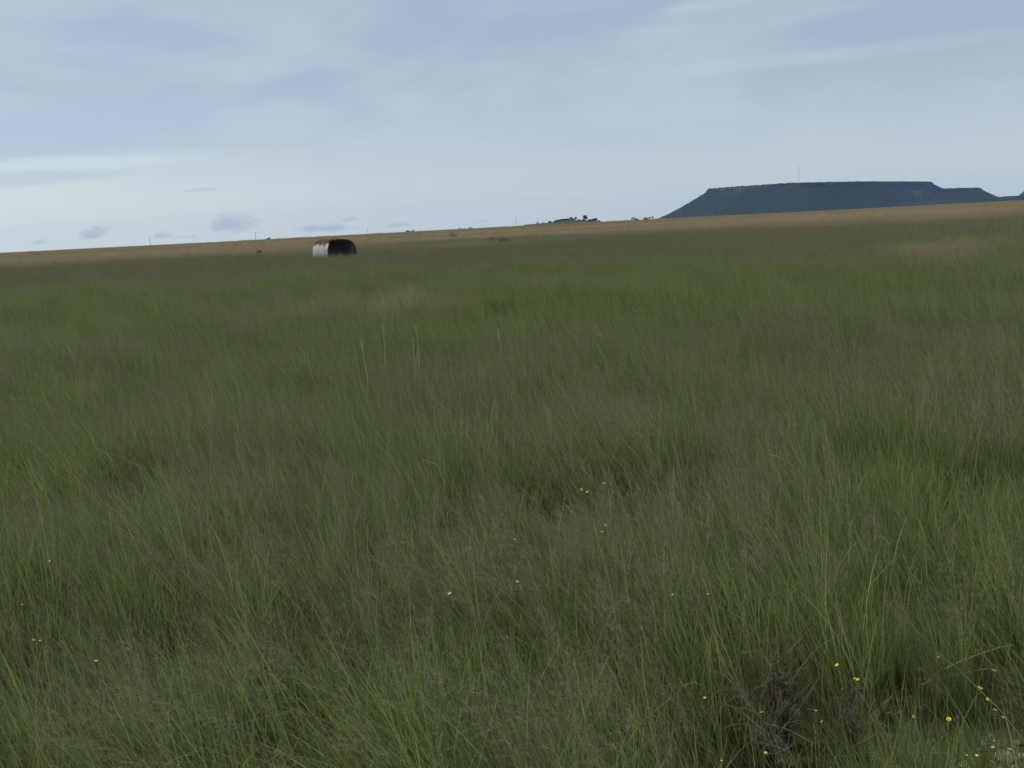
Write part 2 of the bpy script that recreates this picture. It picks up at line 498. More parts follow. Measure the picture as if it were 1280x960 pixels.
for k in range(4):
    c = Clump(); c.blades(70, .55, .25, .50, .007, .012, 4, .20, .5); c.panicles(26, .55, .46, .82, nbr=9, sw=.004, spike=(.010, .024), per=2); source('mid_seed', c)
for k in range(3):
    c = Clump(); c.blades(90, 1.3, .22, .5, .018, .035, 3, .15, .5); c.panicles(22, 1.3, .4, .7, nbr=4, sw=.01, spike=(.03, .07), per=2); source('far', c)


def nz(x, y, s, o=(0, 0)): return fbm(x + o[0], y + o[1], s, 3)


dry_spots = []
for (px, py, rpx, rm, amt) in [(1195, 310, 36, 3.2, 1.3), (1150, 316, 30, 2.4, 1.0), (1230, 300, 25, 2.5, .6), (485, 384, 34, 1.5, .9), (555, 384, 22, 1.2, .8), (425, 388, 26, 1.2, .7),
                               (50, 341, 12, .8, .7), (195, 334, 12, 1.0, .6), (135, 352, 20, .8, .35), (540, 585, 20, .25, .35), (1215, 318, 20, 2.0, 1.0), (1175, 305, 18, 2.0, 1.0)]:
    p = hit(px, py + 6, 0.3); k = p.y / F
    dry_spots.append((p.x, p.y, rpx * k, max(rm, rpx * k * 3), amt))
green_spots = []
for (px, py, rpx, amt) in [(560, 420, 90, 1), (80, 430, 110, .8), (330, 505, 60, .7), (1130, 350, 60, .5), (800, 540, 60, .7), (1200, 600, 120, .8), (430, 640, 60, .7), (200, 660, 60, .6), (1080, 560, 80, .5), (640, 860, 160, .6), (880, 900, 80, .8), (1200, 780, 140, .7), (120, 870, 80, .5), (1157, 284, 16, .9)]:
    p = hit(px, py + 6, 0.4); k = p.y / F
    green_spots.append((p.x, p.y, rpx * k, max(rpx * k * 1.5, 1.0), amt))
seed_spots = []
for (px, py, rpx, amt) in [(330, 590, 130, .7), (640, 470, 160, .6), (860, 610, 110, .7), (240, 640, 90, .6), (400, 700, 150, .7), (1050, 660, 70, .7), (720, 700, 120, .5), (100, 480, 80, .6), (960, 850, 60, .9), (1000, 420, 160, .4), (130, 790, 110, .5)]:
    p = hit(px, py + 8, 0.5); k = p.y / F
    seed_spots.append((p.x, p.y, rpx * k, max(rpx * k * 1.4, .8), amt))
bare = [(*hit(1262, 955)[:2], .16), (*hit(272, 838)[:2], .0), (*hit(1245, 822)[:2], -.1)]


def spot(x, y, S):
    v = 0.0
    for (cx, cy, rx, ry, a) in S:
        d = ((x - cx) / rx) ** 2 + ((y - cy) / ry) ** 2
        if d < 6: v = max(v, a * math.exp(-d * 1.4))
    return v


pts, rots, scl, vid, dryA, hueA = [], [], [], [], [], []
G = np.random.default_rng(23)
def place(x, y, zone):
    if zone == 'near':
        for (bx, by, br) in bare:
            if math.hypot(x - bx, y - by) < br + .3: return
    p1 = nz(x, y, .16, (40, 7)); p2 = nz(x, y, .6, (3, 90)); p3 = nz(x, y, .045, (11, 23))
    gr = spot(x, y, green_spots); sd = spot(x, y, seed_spots); dr = spot(x, y, dry_spots)
    seedy = .40 + 1.1 * p1 + .5 * p2 + .6 * p3 + .45 * sd - .45 * gr
    if y < 11: seedy -= .26 * (1 - max(0, y - 6) / 5 if y > 6 else 1)
    hue = min(1, max(0, .40 + .9 * p3 + .6 * p1 + .35 * sd - .35 * gr + G.normal(0, .10)))
    dry = min(1, max(0, dr + G.normal(0, .05)))
    s = G.uniform(.78, 1.24) * (1 + .6 * p2) * (1 + .25 * min(dr, 1))
    if zone == 'near':
        if G.random() < .01 + .6 * dr: kd = 'cured'; dry = max(dry, G.uniform(.2, .6))
        elif p2 < -.42 and G.random() < .5: kd = 'low'
        else: kd = 'near%d' % min(4, max(0, int(seedy * 4.2 + G.uniform(-.2, .8))))
    elif zone == 'mid':
        kd = 'mid_seed' if G.random() < seedy + .22 else 'mid_green'
        r = math.hypot(x, y)
        t = (r + 60 * p3 - 100) / 34
        dry = min(1, max(dry, min(max(t, 0), 1) * .85))
        hue = min(1, hue * .8 + .05)
    else:
        kd = 'far'; dry = min(1, max(0, .68 + 0.9 * nz(x * .45, y, .02, (9, 1)) + G.normal(0, .12))); s *= G.uniform(.6, 1.0)
    v = kinds[kd]
    pts.append((x, y, Tz(x, y) - .015)); vid.append(v[int(G.integers(len(v)))]); scl.append(s); dryA.append(dry); hueA.append(hue)
    rots.append((G.normal(0, .08), -.04 - .10 * max(0, p1 + .4) + G.normal(0, .09), G.normal(0, .45)))


def scatter(y0, y1, step, zone):
    y = y0
    while y < y1:
        hw = .64 * y + 3.0
        for x in np.arange(-hw, hw, step):
            place(x + G.uniform(-.4, .4) * step, y + G.uniform(-.4, .4) * step, zone)
        y += step


scatter(2.1, 16, .66, 'near')
scatter(16, 46, .82, 'near')
scatter(46, 150, .72, 'mid')
scatter(150, 530, 2.5, 'far')


def grass_object(name, sel, **props):
    me = bpy.data.meshes.new(name); sel = np.asarray(sel)
    me.vertices.add(len(sel)); me.vertices.foreach_set('co', np.asarray(pts, np.float32)[sel].ravel())
    for nm, typ, arr in (('rot', 'FLOAT_VECTOR', rots), ('scl', 'FLOAT', scl), ('vid', 'INT', vid), ('dry', 'FLOAT', dryA), ('hue', 'FLOAT', hueA)):
        a = me.attributes.new(nm, typ, 'POINT'); arr = np.asarray(arr)[sel]
        if typ == 'FLOAT_VECTOR': a.data.foreach_set('vector', arr.astype(np.float32).ravel())
        else: a.data.foreach_set('value', arr.astype(np.int32 if typ == 'INT' else np.float32))
    o = obj(name, me, **props)
    mod = o.modifiers.new('scatter', 'NODES'); mod.node_group = gn_tree
    return o


gn_tree = bpy.data.node_groups.new('scatter', 'GeometryNodeTree')
gn_tree.interface.new_socket('Geometry', in_out='INPUT', socket_type='NodeSocketGeometry')
gn_tree.interface.new_socket('Geometry', in_out='OUTPUT', socket_type='NodeSocketGeometry')
nn = gn_tree.nodes; ll = gn_tree.links
gi = nn.new('NodeGroupInput'); go = nn.new('NodeGroupOutput'); ip = nn.new('GeometryNodeInstanceOnPoints'); ci = nn.new('GeometryNodeCollectionInfo')
ci.inputs['Collection'].default_value = src; ci.inputs['Separate Children'].default_value = True; ci.inputs['Reset Children'].default_value = True
def named(nm, typ):
    n = nn.new('GeometryNodeInputNamedAttribute'); n.data_type = typ; n.inputs['Name'].default_value = nm; return n.outputs[0]
ll.new(gi.outputs[0], ip.inputs['Points']); ll.new(ci.outputs[0], ip.inputs['Instance'])
ip.inputs['Pick Instance'].default_value = True
ll.new(named('vid', 'INT'), ip.inputs['Instance Index']); ll.new(named('rot', 'FLOAT_VECTOR'), ip.inputs['Rotation']); ll.new(named('scl', 'FLOAT'), ip.inputs['Scale'])
ll.new(ip.outputs[0], go.inputs[0])

pa = np.asarray(pts); isfar = np.isin(vid, kinds['far'])
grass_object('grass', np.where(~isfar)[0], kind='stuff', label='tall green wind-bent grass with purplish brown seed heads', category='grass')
grass_object('dry_grass', np.where(isfar)[0], kind='stuff', label='straw brown grass covering the plain up to the skyline', category='grass')


# ------------------------------------------------------------------ mesh builders for things
class MB:
    def __init__(self): self.V = []; self.F = []

    def tube(self, pts_, radii, seg=6, cap=True):
        n0 = len(self.V); pts_ = [Vector(p) for p in pts_]
        for i, p in enumerate(pts_):
            d = (pts_[min(i + 1, len(pts_) - 1)] - pts_[max(i - 1, 0)]).normalized()
            a = d.cross(Vector((0, 0, 1))) if abs(d.z) < .95 else d.cross(Vector((1, 0, 0)))
            a.normalize(); b = d.cross(a)
            for k in range(seg):
                t = 2 * math.pi * k / seg; self.V.append(tuple(p + (a * math.cos(t) + b * math.sin(t)) * radii[i]))
        for i in range(len(pts_) - 1):
            for k in range(seg):
                self.F.append((n0 + i * seg + k, n0 + i * seg + (k + 1) % seg, n0 + (i + 1) * seg + (k + 1) % seg, n0 + (i + 1) * seg + k))
        if cap:
            self.F.append(tuple(n0 + k for k in reversed(range(seg)))); self.F.append(tuple(n0 + (len(pts_) - 1) * seg + k for k in range(seg)))
        return self

    def box(self, c, s):
        n0 = len(self.V); cx, cy, cz = c; x, y, z = s[0] / 2, s[1] / 2, s[2] / 2
        self.V += [(cx + i * x, cy + j * y, cz + k * z) for k in (-1, 1) for j in (-1, 1) for i in (-1, 1)]
        self.F += [tuple(n0 + i for i in f) for f in ((0, 2, 3, 1), (4, 5, 7, 6), (0, 1, 5, 4), (2, 6, 7, 3), (0, 4, 6, 2), (1, 3, 7, 5))]
        return self

    def mesh(self, name, mat, smooth=False): return mesh_np(name, self.V, self.F, [mat], smooth=smooth)


def plain(name, c0, c1, scale=3.0, rough=.85, spec=.15):
    m, g, out = material(name)
    tcn = g.node('ShaderNodeTexCoord').outputs['Object']
    principled(g, out, g.mix(g.ramp(g.noise(tcn, scale, 5, .6), .3, .7), c0, c1), rough, spec); return m


m_bark = plain('bark', (0.05, 0.042, 0.034), (0.11, 0.095, 0.075), 6)
m_greybark = plain('dead_wood', (0.085, 0.072, 0.055), (0.15, 0.128, 0.10), 6)
m_pole = plain('pole_wood', (0.035, 0.03, 0.026), (0.07, 0.06, 0.05), 2)
m_steel = plain('galvanised_steel', (0.17, 0.175, 0.18), (0.26, 0.265, 0.27), 2, .5, .4)
m_porc = plain('porcelain', (0.3, 0.3, 0.29), (0.4, 0.4, 0.38), 2, .3, .5)


def leaf_mat(name, c0, c1, c2, trans=.3):
    def b(g):
        t = attr(g, 'tone', False)
        return g.mix(g.ramp(t, .7, 1.0), g.mix(g.ramp(t, 0, .7, False), c0, c1), c2)
    return leafy(name, b, trans)


m_leaf_dark = leaf_mat('foliage_dark', (0.026, 0.042, 0.020), (0.052, 0.075, 0.034), (0.075, 0.088, 0.046))
m_leaf_mid = leaf_mat('foliage_mid', (0.040, 0.075, 0.022), (0.085, 0.13, 0.042), (0.12, 0.15, 0.06))
m_leaf_grey = leaf_mat('foliage_grey', (0.065, 0.075, 0.058), (0.105, 0.115, 0.088), (0.14, 0.14, 0.11))


def leaf_cloud(name, blobs, n, size, mat, seed):
    q = np.random.default_rng(seed); V = np.empty((n * 4, 3)); tone = np.empty(n * 4, np.float32)
    w = np.array([b[3] ** 2 for b in blobs]); w = w / w.sum(); ch = q.choice(len(blobs), n, p=w)
    for i in range(n):
        bx, by, bz, br = blobs[ch[i]]
        d = q.normal(0, 1, 3); d /= np.linalg.norm(d); c = np.array([bx, by, bz]) + d * br * q.uniform(.35, 1.0) * np.array([1, 1, .8])
        c[2] = max(c[2], .03)
        a = q.normal(0, 1, 3); a /= np.linalg.norm(a); b = np.cross(a, q.normal(0, 1, 3)); b /= np.linalg.norm(b)
        s = size * q.uniform(.6, 1.3)
        V[4 * i:4 * i + 4] = [c - a * s, c + b * s * .45, c + a * s, c - b * s * .45]; tone[4 * i:4 * i + 4] = q.random()
    me = mesh_np(name, V, np.arange(n * 4).reshape(n, 4), [mat])
    at_ = me.attributes.new('tone', 'FLOAT', 'POINT'); at_.data.foreach_set('value', tone); return me


def woody(seed, h, w, trunk_h, stems, nb, mat, n=900, leaf=.05, spread=.5, flat=1.0):
    """trunk or stems and an uneven crown; returns (wood mesh, crown mesh)"""
    q = random.Random(seed); wood = MB(); blobs = []
    for s_ in range(stems):
        a = q.uniform(0, 6.28); lean = q.uniform(.02, .16) * w
        top = Vector((math.cos(a) * lean, math.sin(a) * lean, max(trunk_h, h * .25)))
        r0 = .035 * h * (1.0 if stems == 1 else .5)
        wood.tube([(0, 0, -.25), top * .5, top], [r0, r0 * .8, r0 * .6], 7)
        for k in range(max(2, nb // stems)):
            b = q.uniform(0, 6.28); rr = w * .5 * q.uniform(.15, 1.0) * spread * 1.6
            tip = Vector((math.cos(b) * rr, math.sin(b) * rr, q.uniform(max(trunk_h, h * .3), h * .86) - .25 * rr * flat))
            mid = (top + tip) / 2 + Vector((q.uniform(-.1, .1), q.uniform(-.1, .1), q.uniform(0, .12))) * w * .5
            wood.tube([top * .9, mid, tip], [r0 * .5, r0 * .32, r0 * .12], 5)
            blobs.append((tip.x, tip.y, tip.z, q.uniform(.14, .26) * w * .8))
    return wood, leaf_cloud('crown', blobs, n, leaf, mat, seed)


def plant(name, loc, h, w, label, cat, mat, seed, trunk_h=0.0, stems=3, nb=12, n=900, leaf=.05, group=None, bark=None, wood_name='stem', spread=.5):
    wood, crown = woody(seed, h, w, trunk_h, stems, nb, mat, n, leaf, spread)
    r = empty(name, loc, random.uniform(0, 6), label=label, category=cat)
    if group: r['group'] = group
    obj(wood_name, wood.mesh(wood_name, bark or m_bark), r); obj('crown', crown, r)
    return r


def ground_at(px, Y):
    v = pix(px, 280); return Vector((v.x * Y, Y, Tz(v.x * Y, Y)))


# ------------------------------------------------------------------ corrugated shelter
m_iron, g, out = material('painted_iron')
tcn = g.node('ShaderNodeTexCoord').outputs['Object']; so = g.node('ShaderNodeSeparateXYZ', {0: tcn})
nA = g.noise(tcn, 2.2, 6, .65); nB = g.noise(g.scale(tcn, (5, 5, .6)), 2.0, 5, .6); nC = g.noise(tcn, 11, 4, .6)
white = g.mix(g.ramp(nB, .35, .7), (0.54, 0.55, 0.54), (0.34, 0.34, 0.31))
rust = g.mix(g.ramp(nC, .35, .65), (0.075, 0.028, 0.015), (0.22, 0.085, 0.04))
wear = g.m('ADD', g.m('MULTIPLY', g.m('SUBTRACT', so.outputs[2], 1.38), 2.0), g.m('MULTIPLY', g.m('SUBTRACT', nA, .5), 2.2))
wear2 = g.m('MULTIPLY', g.ramp(nB, .55, .70), .5)
c_ = g.mix(wear2, white, (0.30, 0.20, 0.13)); c_ = g.mix(g.ramp(wear, .0, .35), c_, rust)
principled(g, out, c_, .6, .3)
m_rust, g, out = material('rusted_iron')
tcn = g.node('ShaderNodeTexCoord').outputs['Object']
nA = g.noise(tcn, 4.5, 6, .65); nC = g.noise(tcn, 14, 4, .6)
rust = g.mix(g.ramp(nC, .35, .65), (0.030, 0.013, 0.010), (0.12, 0.046, 0.028))
principled(g, out, g.mix(g.ramp(nA, .60, .68), rust, (0.42, 0.32, 0.27)), .8, .15)
m_inside = plain('inner_iron', (0.20, 0.195, 0.19), (0.27, 0.25, 0.22), 4, .9, .1)  # mottled rusty grey for the shell's inner faces and the back wall

SW, SH, SL = 1.27, 1.84, 2.75           # half width, height, length
def arch(th, grow=0.0):
    n = 4.4; c, s = math.cos(th), math.sin(th)
    return ((SW + grow) * math.copysign(abs(c) ** (2 / n), c), (SH + grow) * abs(s) ** (2 / n))
def dent(x, y, z):
    k = max(0, z / SH) ** 2
    return z - .12 * k * max(0, x / SW + .3) - .10 * k * math.exp(-((y - SL * .32) / .45) ** 2 - ((x - .15) / .6) ** 2) - .05 * k * (y / SL) + .018 * k * math.sin(5 * y + 2 * x)
shelter_p = ground_at(425, 81.0)
sh = empty('shelter', (shelter_p.x, shelter_p.y, shelter_p.z - .02), math.radians(36), label='rusting white corrugated iron shelter with a dark open end standing in the grass', category='shelter')
# local frame: opening faces -y, length runs along +y
def shell_mesh(th0, th1, y0, y1, grow, thick, nt, ny_, ragged=0.0, mat=None, mat_in=None, name='shell'):
    V = []; Fq = []; q = random.Random(5)
    for layer in (0, 1):
        for j in range(ny_ + 1):
            y = y0 + (y1 - y0) * j / ny_; cor = .011 * math.sin(2 * math.pi * y / .076)
            rl, rh = (q.uniform(-1, 1) * ragged, q.uniform(-1, 1) * ragged) if layer == 0 else rag[j]
            if layer == 0:
                if j == 0: rag = []
                rag.append((rl, rh))
            for i in range(nt + 1):
                th = th0 + rl + (th1 + rh - th0 - rl) * i / nt
                x, z = arch(th, grow + cor - (thick if layer else 0))
                V.append((x, y, dent(x, y, z) + (ragged * .55 * math.sin(9 * y + 3 * x) ** 2 if ragged else 0)))
    L0 = (nt + 1) * (ny_ + 1); mi = []
    def q4(a, b, c, d, m): Fq.append((a, b, c, d)); mi.append(m)
    for j in range(ny_):
        for i in range(nt):
            a = j * (nt + 1) + i; b = a + nt + 1
            q4(a, a + 1, b + 1, b, 0); q4(L0 + a, L0 + b, L0 + b + 1, L0 + a + 1, 1)
        a = j * (nt + 1); b = a + nt + 1; q4(a, b, L0 + b, L0 + a, 0); a += nt; b += nt; q4(a, L0 + a, L0 + b, b, 0)
    for i in range(nt):
        q4(i, L0 + i, L0 + i + 1, i + 1, 0); a = ny_ * (nt + 1) + i; q4(a, a + 1, L0 + a + 1, L0 + a, 0)
    return mesh_np(name, V, Fq, [mat, mat_in], mi, smooth=True)
# three curved side sheets on each flank and the top carry the shell
obj('shell', shell_mesh(0, math.pi, 0, SL, 0, .012, 40, 216, 0, m_iron, m_inside), sh)
obj('roof_sheet', shell_mesh(.95, 2.25, .12, SL - .1, .035, .006, 16, 60, .16, m_rust, m_rust, 'roof_sheet'), sh, label='rusty torn roof sheet lying over the top')
bw = MB(); ring = [arch(math.pi * i / 24, -.03) for i in range(25)]
bw.V = [(x, SL - .06, dent(x, SL - .06, z)) for x, z in ring] + [(x, SL - .04, dent(x, SL - .04, z)) for x, z in ring]
bw.F = [tuple(range(24, -1, -1)), tuple(range(25, 50))] + [(i, i + 1, 26 + i, 25 + i) for i in range(24)]
obj('back_wall', bw.mesh('back_wall', m_inside), sh)
rim = MB(); rim.tube([(x, -.01, dent(x, 0, z)) for x, z in [arch(math.pi * i / 30, .004) for i in range(31)]], [.022] * 31, 6)
obj('front_rim', rim.mesh('front_rim', m_rust, True), sh)
for sx in (-1, 1):
    p_ = MB(); p_.box((sx * (SW - .05), .10, .55), (.06, .06, 1.2)); obj('post', p_.mesh('post', m_pole), sh)


# ------------------------------------------------------------------ far things: mast, poles, knoll, trees
mx_, my_ = plan(998.5, 228.0, H1); my_ += 55; mx_ = pix(998.5, 228).x * my_
mz = mesa_z(mx_, my_)
mh = at(996.8, 206.5, my_).z - mz
mast = empty('lattice_mast', (mx_, my_, mz), label='thin steel radio mast standing on top of the mesa', category='mast')
tri = [(math.cos(a) * .75, math.sin(a) * .75) for a in (.5, .5 + 2.094, .5 + 4.189)]
for (tx, ty) in tri:
    obj('leg', MB().tube([(tx, ty, -.5), (tx * .5, ty * .5, mh - 4)], [.16, .11], 5).mesh('leg', m_steel), mast)
br_ = MB(); nlev = 18
for i in range(nlev):
    z0 = (mh - 4) * i / nlev; z1 = (mh - 4) * (i + 1) / nlev; k0 = 1 - .5 * i / nlev; k1 = 1 - .5 * (i + 1) / nlev
    for a in range(3):
        b = (a + 1 + i) % 3 if (a + 1 + i) % 3 != a else (a + 1) % 3
        br_.tube([(tri[a][0] * k0, tri[a][1] * k0, z0), (tri[b][0] * k1, tri[b][1] * k1, z1)], [.06, .06], 4)
obj('bracing', br_.mesh('bracing', m_steel), mast)
obj('antenna', MB().tube([(0, 0, mh - 5), (0, 0, mh)], [.12, .08], 6).mesh('antenna', m_steel), mast)
for zz, aa in ((mh * .62, .3), (mh * .72, 2.2)):
    dsh = MB(); dsh.tube([(math.cos(aa) * .7, math.sin(aa) * .7, zz), (math.cos(aa) * 1.15, math.sin(aa) * 1.15, zz)], [.25, .9], 10); obj('dish', dsh.mesh('dish', m_steel), mast)

# telephone poles beyond the skyline
poles = [(187, 297.0, 930, 'telephone pole standing apart at the far end of the pole row'), (319, 290.0, 760, 'tallest telephone pole rising beyond the skyline near the shelter'),
         (459.5, 286.0, 1000, 'faint telephone pole next past the shelter'), (644.5, 271.5, 980, 'telephone pole nearest the bushy knoll')]
for (px, py, Y, lab) in poles:
    top = at(px, py, Y); base = Tz(top.x, Y); hh = top.z - base
    r = empty('telephone_pole', (top.x, Y, base), 0.5, label=lab, category='pole', group='telephone poles beyond the skyline')
    obj('pole', MB().tube([(0, 0, -1), (0, 0, hh * .5), (0, 0, hh)], [.15, .13, .10], 8).mesh('pole', m_pole), r)
    ca = obj('crossarm', MB().box((0, .15, hh - .45), (1.5, .1, .12)).mesh('crossarm', m_pole), r)
    for xx in (-.62, -.25, .25, .62):
        obj('insulator', MB().tube([(xx, .15, hh - .40), (xx, .15, hh - .28), (xx, .15, hh - .18)], [.03, .055, .03], 6).mesh('insulator', m_porc), ca)

# rocky knoll with bushes
KY = 1000.0
kc = at(712, 277, KY); k0 = at(664, 280, KY).x; k1 = at(751, 277, KY).x
m_knoll, g, out = material('knoll')
pos = g.node('ShaderNodeNewGeometry').outputs['Position']
kn = g.noise(pos, .35, 5, .6)
principled(g, out, g.mix(g.ramp(kn, .35, .62), (0.03, 0.04, 0.022), (0.07, 0.075, 0.045)), .95, .05)
kx = np.linspace(k0 - 14, k1 + 10, 90); kyv = np.linspace(KY - 30, KY + 30, 40)
prof_px = [(655, 281), (671, 279.6), (685, 278.6), (696, 276.6), (704, 275.2), (715, 274.8), (725, 275.6), (738, 275.2), (745, 275.8), (750, 277.8), (756, 280)]
prof = [(at(a, b, KY).x, at(a, b, KY).z) for a, b in prof_px]
def knoll_z(x, y):
    b = Tz(x, y); zt = np.interp(x, [p[0] for p in prof], [p[1] for p in prof], left=b - 2, right=b - 2)
    w = max(0, 1 - ((y - KY) / 29.0) ** 2)
    return b - .6 + max(0, zt - b + .6) * w + .5 * w * fbm(x, y, .25, 3)
KV = [(x, y, knoll_z(x, y)) for y in kyv for x in kx]
KF = [(j * 90 + i, j * 90 + i + 1, (j + 1) * 90 + i + 1, (j + 1) * 90 + i) for j in range(39) for i in range(89)]
obj('knoll', mesh_np('knoll', KV, KF, [m_knoll], smooth=True), kind='structure', label='low stony knoll dotted with bushes on the skyline', category='hill')
kb = [(671.5, 1.3, 1.2, 0), (679, .9, 1.2, 0), (687, 1.5, 2.4, 1), (694, 1.3, 2.2, 1), (700, 1.6, 2.6, 1), (704, 1.7, 2.4, 0), (708, 1.6, 2.6, 1), (713.8, 2.9, 2.3, 0), (716.5, 1.3, 2.2, 1), (719, 2.8, 2.3, 0), (724, 1.4, 2.2, 1),
      (732, 4.3, 4.2, 2), (738, 1.3, 2.4, 1), (742, 1.9, 2.8, 1), (745, 2.2, 3.2, 1), (749, 1.2, 2.2, 1), (711, 1.2, 2, 1), (729, 1.2, 2.2, 1), (697, 1.2, 2, 1)]
klab = ['upright dark bush on the crown of the stony knoll', 'low dark bush hugging the stony knoll', 'round-crowned tree, the tallest growth on the stony knoll']
for i, (px, h, w, k) in enumerate(kb):
    yy = KY + random.uniform(-9, 5); xx = pix(px, 277).x * yy
    plant('small_tree' if k == 2 else 'bush', (xx, yy, knoll_z(xx, yy) - .1), h * 1.25, w * 1.5, klab[k], 'tree' if k == 2 else 'bush', m_leaf_dark, 100 + i, trunk_h=h * .3 if k == 2 else 0,
          stems=1 if k == 2 else 3, nb=14, n=1100, leaf=.34, group=None if k == 2 else ('upright bushes on the knoll', 'low bushes on the knoll')[k], wood_name='trunk' if k == 2 else 'stem', spread=.36 if k == 2 else .6)

# shrubs and trees on the skyline between knoll and mesa
sky_pl = [('dead_tree', 791, 270.6, 2.2, 5, m_leaf_grey, 60, 'thin forked half-bare tree beside a round dark shrub on the skyline', 'tree', 1),
          ('bush', 794.8, 272.4, 2.6, 0, m_leaf_dark, 420, 'round dark shrub on the skyline beside a thin forked tree', 'bush', 3),
          ('bush', 789, 275.2, 1.6, 0, m_leaf_grey, 200, 'tiny low grey shrub at the foot of the thin forked tree', 'bush', 3),
          ('bush', 807, 272.0, 4.2, 0, m_leaf_grey, 480, 'broad pale grey shrub on the skyline short of the mesa foot', 'bush', 4),
          ('dead_tree', 812.4, 270.2, 1.6, 6, m_leaf_grey, 70, 'sparse grey tree, the shorter of the pair by the mesa foot', 'tree', 1),
          ('dead_tree', 815.8, 269.6, 1.4, 6, m_leaf_grey, 80, 'sparse upright grey tree nearest the mesa foot', 'tree', 1)]
for i, (nm, px, py, w, th_, mt, n, lab, cat, st) in enumerate(sky_pl):
    Y = 500.0 + 6 * i; top = at(px, py, Y); b = Tz(top.x, Y); h = top.z - b
    plant(nm, (top.x, Y, b - .05), h, w, lab, cat, mt, 200 + i, trunk_h=h * .5 if st == 1 else 0, stems=st, nb=9, n=n * 4, leaf=.17, bark=m_pole if st == 1 else None, wood_name='trunk' if st == 1 else 'stem', spread=.6)
for i, (px, h, w, lab) in enumerate([(333, 1.0, 2.6, 'tiny lone shrub on the skyline above the shelter end'), (574, .9, 1.2, 'smaller of two specks of shrub on the skyline'), (586, 1.0, 1.9, 'wider of two specks of shrub on the skyline'),
                                     (508, .8, 2.2, 'low flat shrub on the skyline past the shelter'), (515, .9, 2.8, 'broad flat shrub on the skyline past the shelter')]):
    p = ground_at(px, 470 + 4 * i); plant('bush', p, h + .5, w, lab, 'bush', m_leaf_dark, 300 + i, n=500, leaf=.13, stems=3, nb=8, spread=.6)
# bushes standing in the plain
for i, (px, py, h, w, lab, mt) in enumerate([(566, 297.0, 1.2, 2.6, 'broad dark bush in the straw-coloured strip of the plain', m_leaf_dark), (617, 304, 1.1, 1.2, 'smaller of two green bushes side by side in the field', m_leaf_mid),
                                             (629, 306, 1.25, 1.5, 'larger of two green bushes side by side in the field', m_leaf_mid), (325, 320, 1.0, .9, 'lone upright green bush out in the field near the shelter', m_leaf_mid)]):
    p = hit(px, py, .25); plant('bush', p, h, w, lab, 'bush', mt, 330 + i, n=420, leaf=.06, stems=4, nb=16, spread=.55)
# trees in the saddle beside the mesa
for i, (px, h, w) in enumerate([(1240, 3, 5), (1246, 4, 4), (1249.5, 4.5, 4), (1257, 4, 7), (1260.5, 4.5, 6), (1264, 4, 6), (1268, 3, 6), (1273, 3, 6)]):
    yy = sd_[1] + 8 + random.uniform(-5, 15); xx = pix(px, 246).x * yy
    plant('small_tree', (xx, yy, mesa_z(xx, yy) - .3), h, w, 'small dark tree in the saddle beside the mesa', 'tree', m_leaf_dark, 350 + i, trunk_h=h * .25, stems=1, nb=10, n=320, leaf=.35, group='trees in the saddle', wood_name='trunk', spread=.6)


# ------------------------------------------------------------------ flowers, stalks and stones
m_petal = plain('petal', (0.46, 0.31, 0.02), (0.56, 0.42, 0.04), 60, .6, .2)
m_disc = plain('flower_disc', (0.36, 0.17, 0.02), (0.50, 0.27, 0.03), 80, .8, .1)
m_stemg = plain('flower_stem', (0.06, 0.09, 0.03), (0.09, 0.12, 0.045), 20)
pet = MB()
for k in range(9):
    a = 2 * math.pi * k / 9; n0 = len(pet.V); ca, sa = math.cos(a), math.sin(a)
    for (r, w, z) in ((.25, .10, .02), (.6, .24, .12), (.9, .18, .10), (1.0, .05, .06)):
        for s_ in (-1, 1): pet.V.append((ca * r - sa * w * s_, sa * r + ca * w * s_, z))
    pet.F += [(n0 + 2 * i, n0 + 2 * i + 1, n0 + 2 * i + 3, n0 + 2 * i + 2) for i in range(3)]
me_pet = pet.mesh('petals', m_petal)
me_disc = MB().tube([(0, 0, -.12), (0, 0, .02), (0, 0, .14), (0, 0, .2)], [.18, .42, .36, .12], 10).mesh('flower_centre', m_disc, True)
m_wpetal = plain('white_petal', (0.30, 0.29, 0.24), (0.42, 0.40, 0.34), 60, .6, .2)
me_wpet = pet.mesh('petals', m_wpetal)
q = random.Random(31)
fl = {'yellow flowers in a loose patch out in the field': ('small yellow daisy in the loose flowering patch out in the field',
      [(652, 636), (727, 613), (734, 616), (755, 605), (759, 603), (788, 610), (787, 619), (775, 618), (710, 634), (757, 658), (753, 665), (696, 673), (644, 675), (562, 742), (647, 727), (768, 616)], .34, .020),
      'orange-yellow flowers near the pale stones': ('orange-yellow daisy head among short grass near the pale stones',
      [(1243, 840), (1235, 876), (1244, 888), (1199, 914), (1221, 946), (1142, 898), (1173, 822), (1225, 861), (1254, 897), (1186, 900)], .26, .019),
      'yellow flowers around the dead twiggy bush': ('yellow daisy head in the grass around the dead twiggy bush',
      [(881, 874), (1037, 838), (1046, 833), (1068, 848), (1072, 851), (1053, 862), (1020, 890), (1027, 903), (957, 942), (952, 892), (868, 717), (885, 743), (841, 745), (902, 952)], .32, .016),
      'dull orange flowers around the dark hollow': ('dull orange daisy head in the shorter grass around the dark hollow',
      [(62, 702), (42, 800), (50, 801), (73, 805), (160, 811), (28, 757), (120, 826)], .36, .015)}
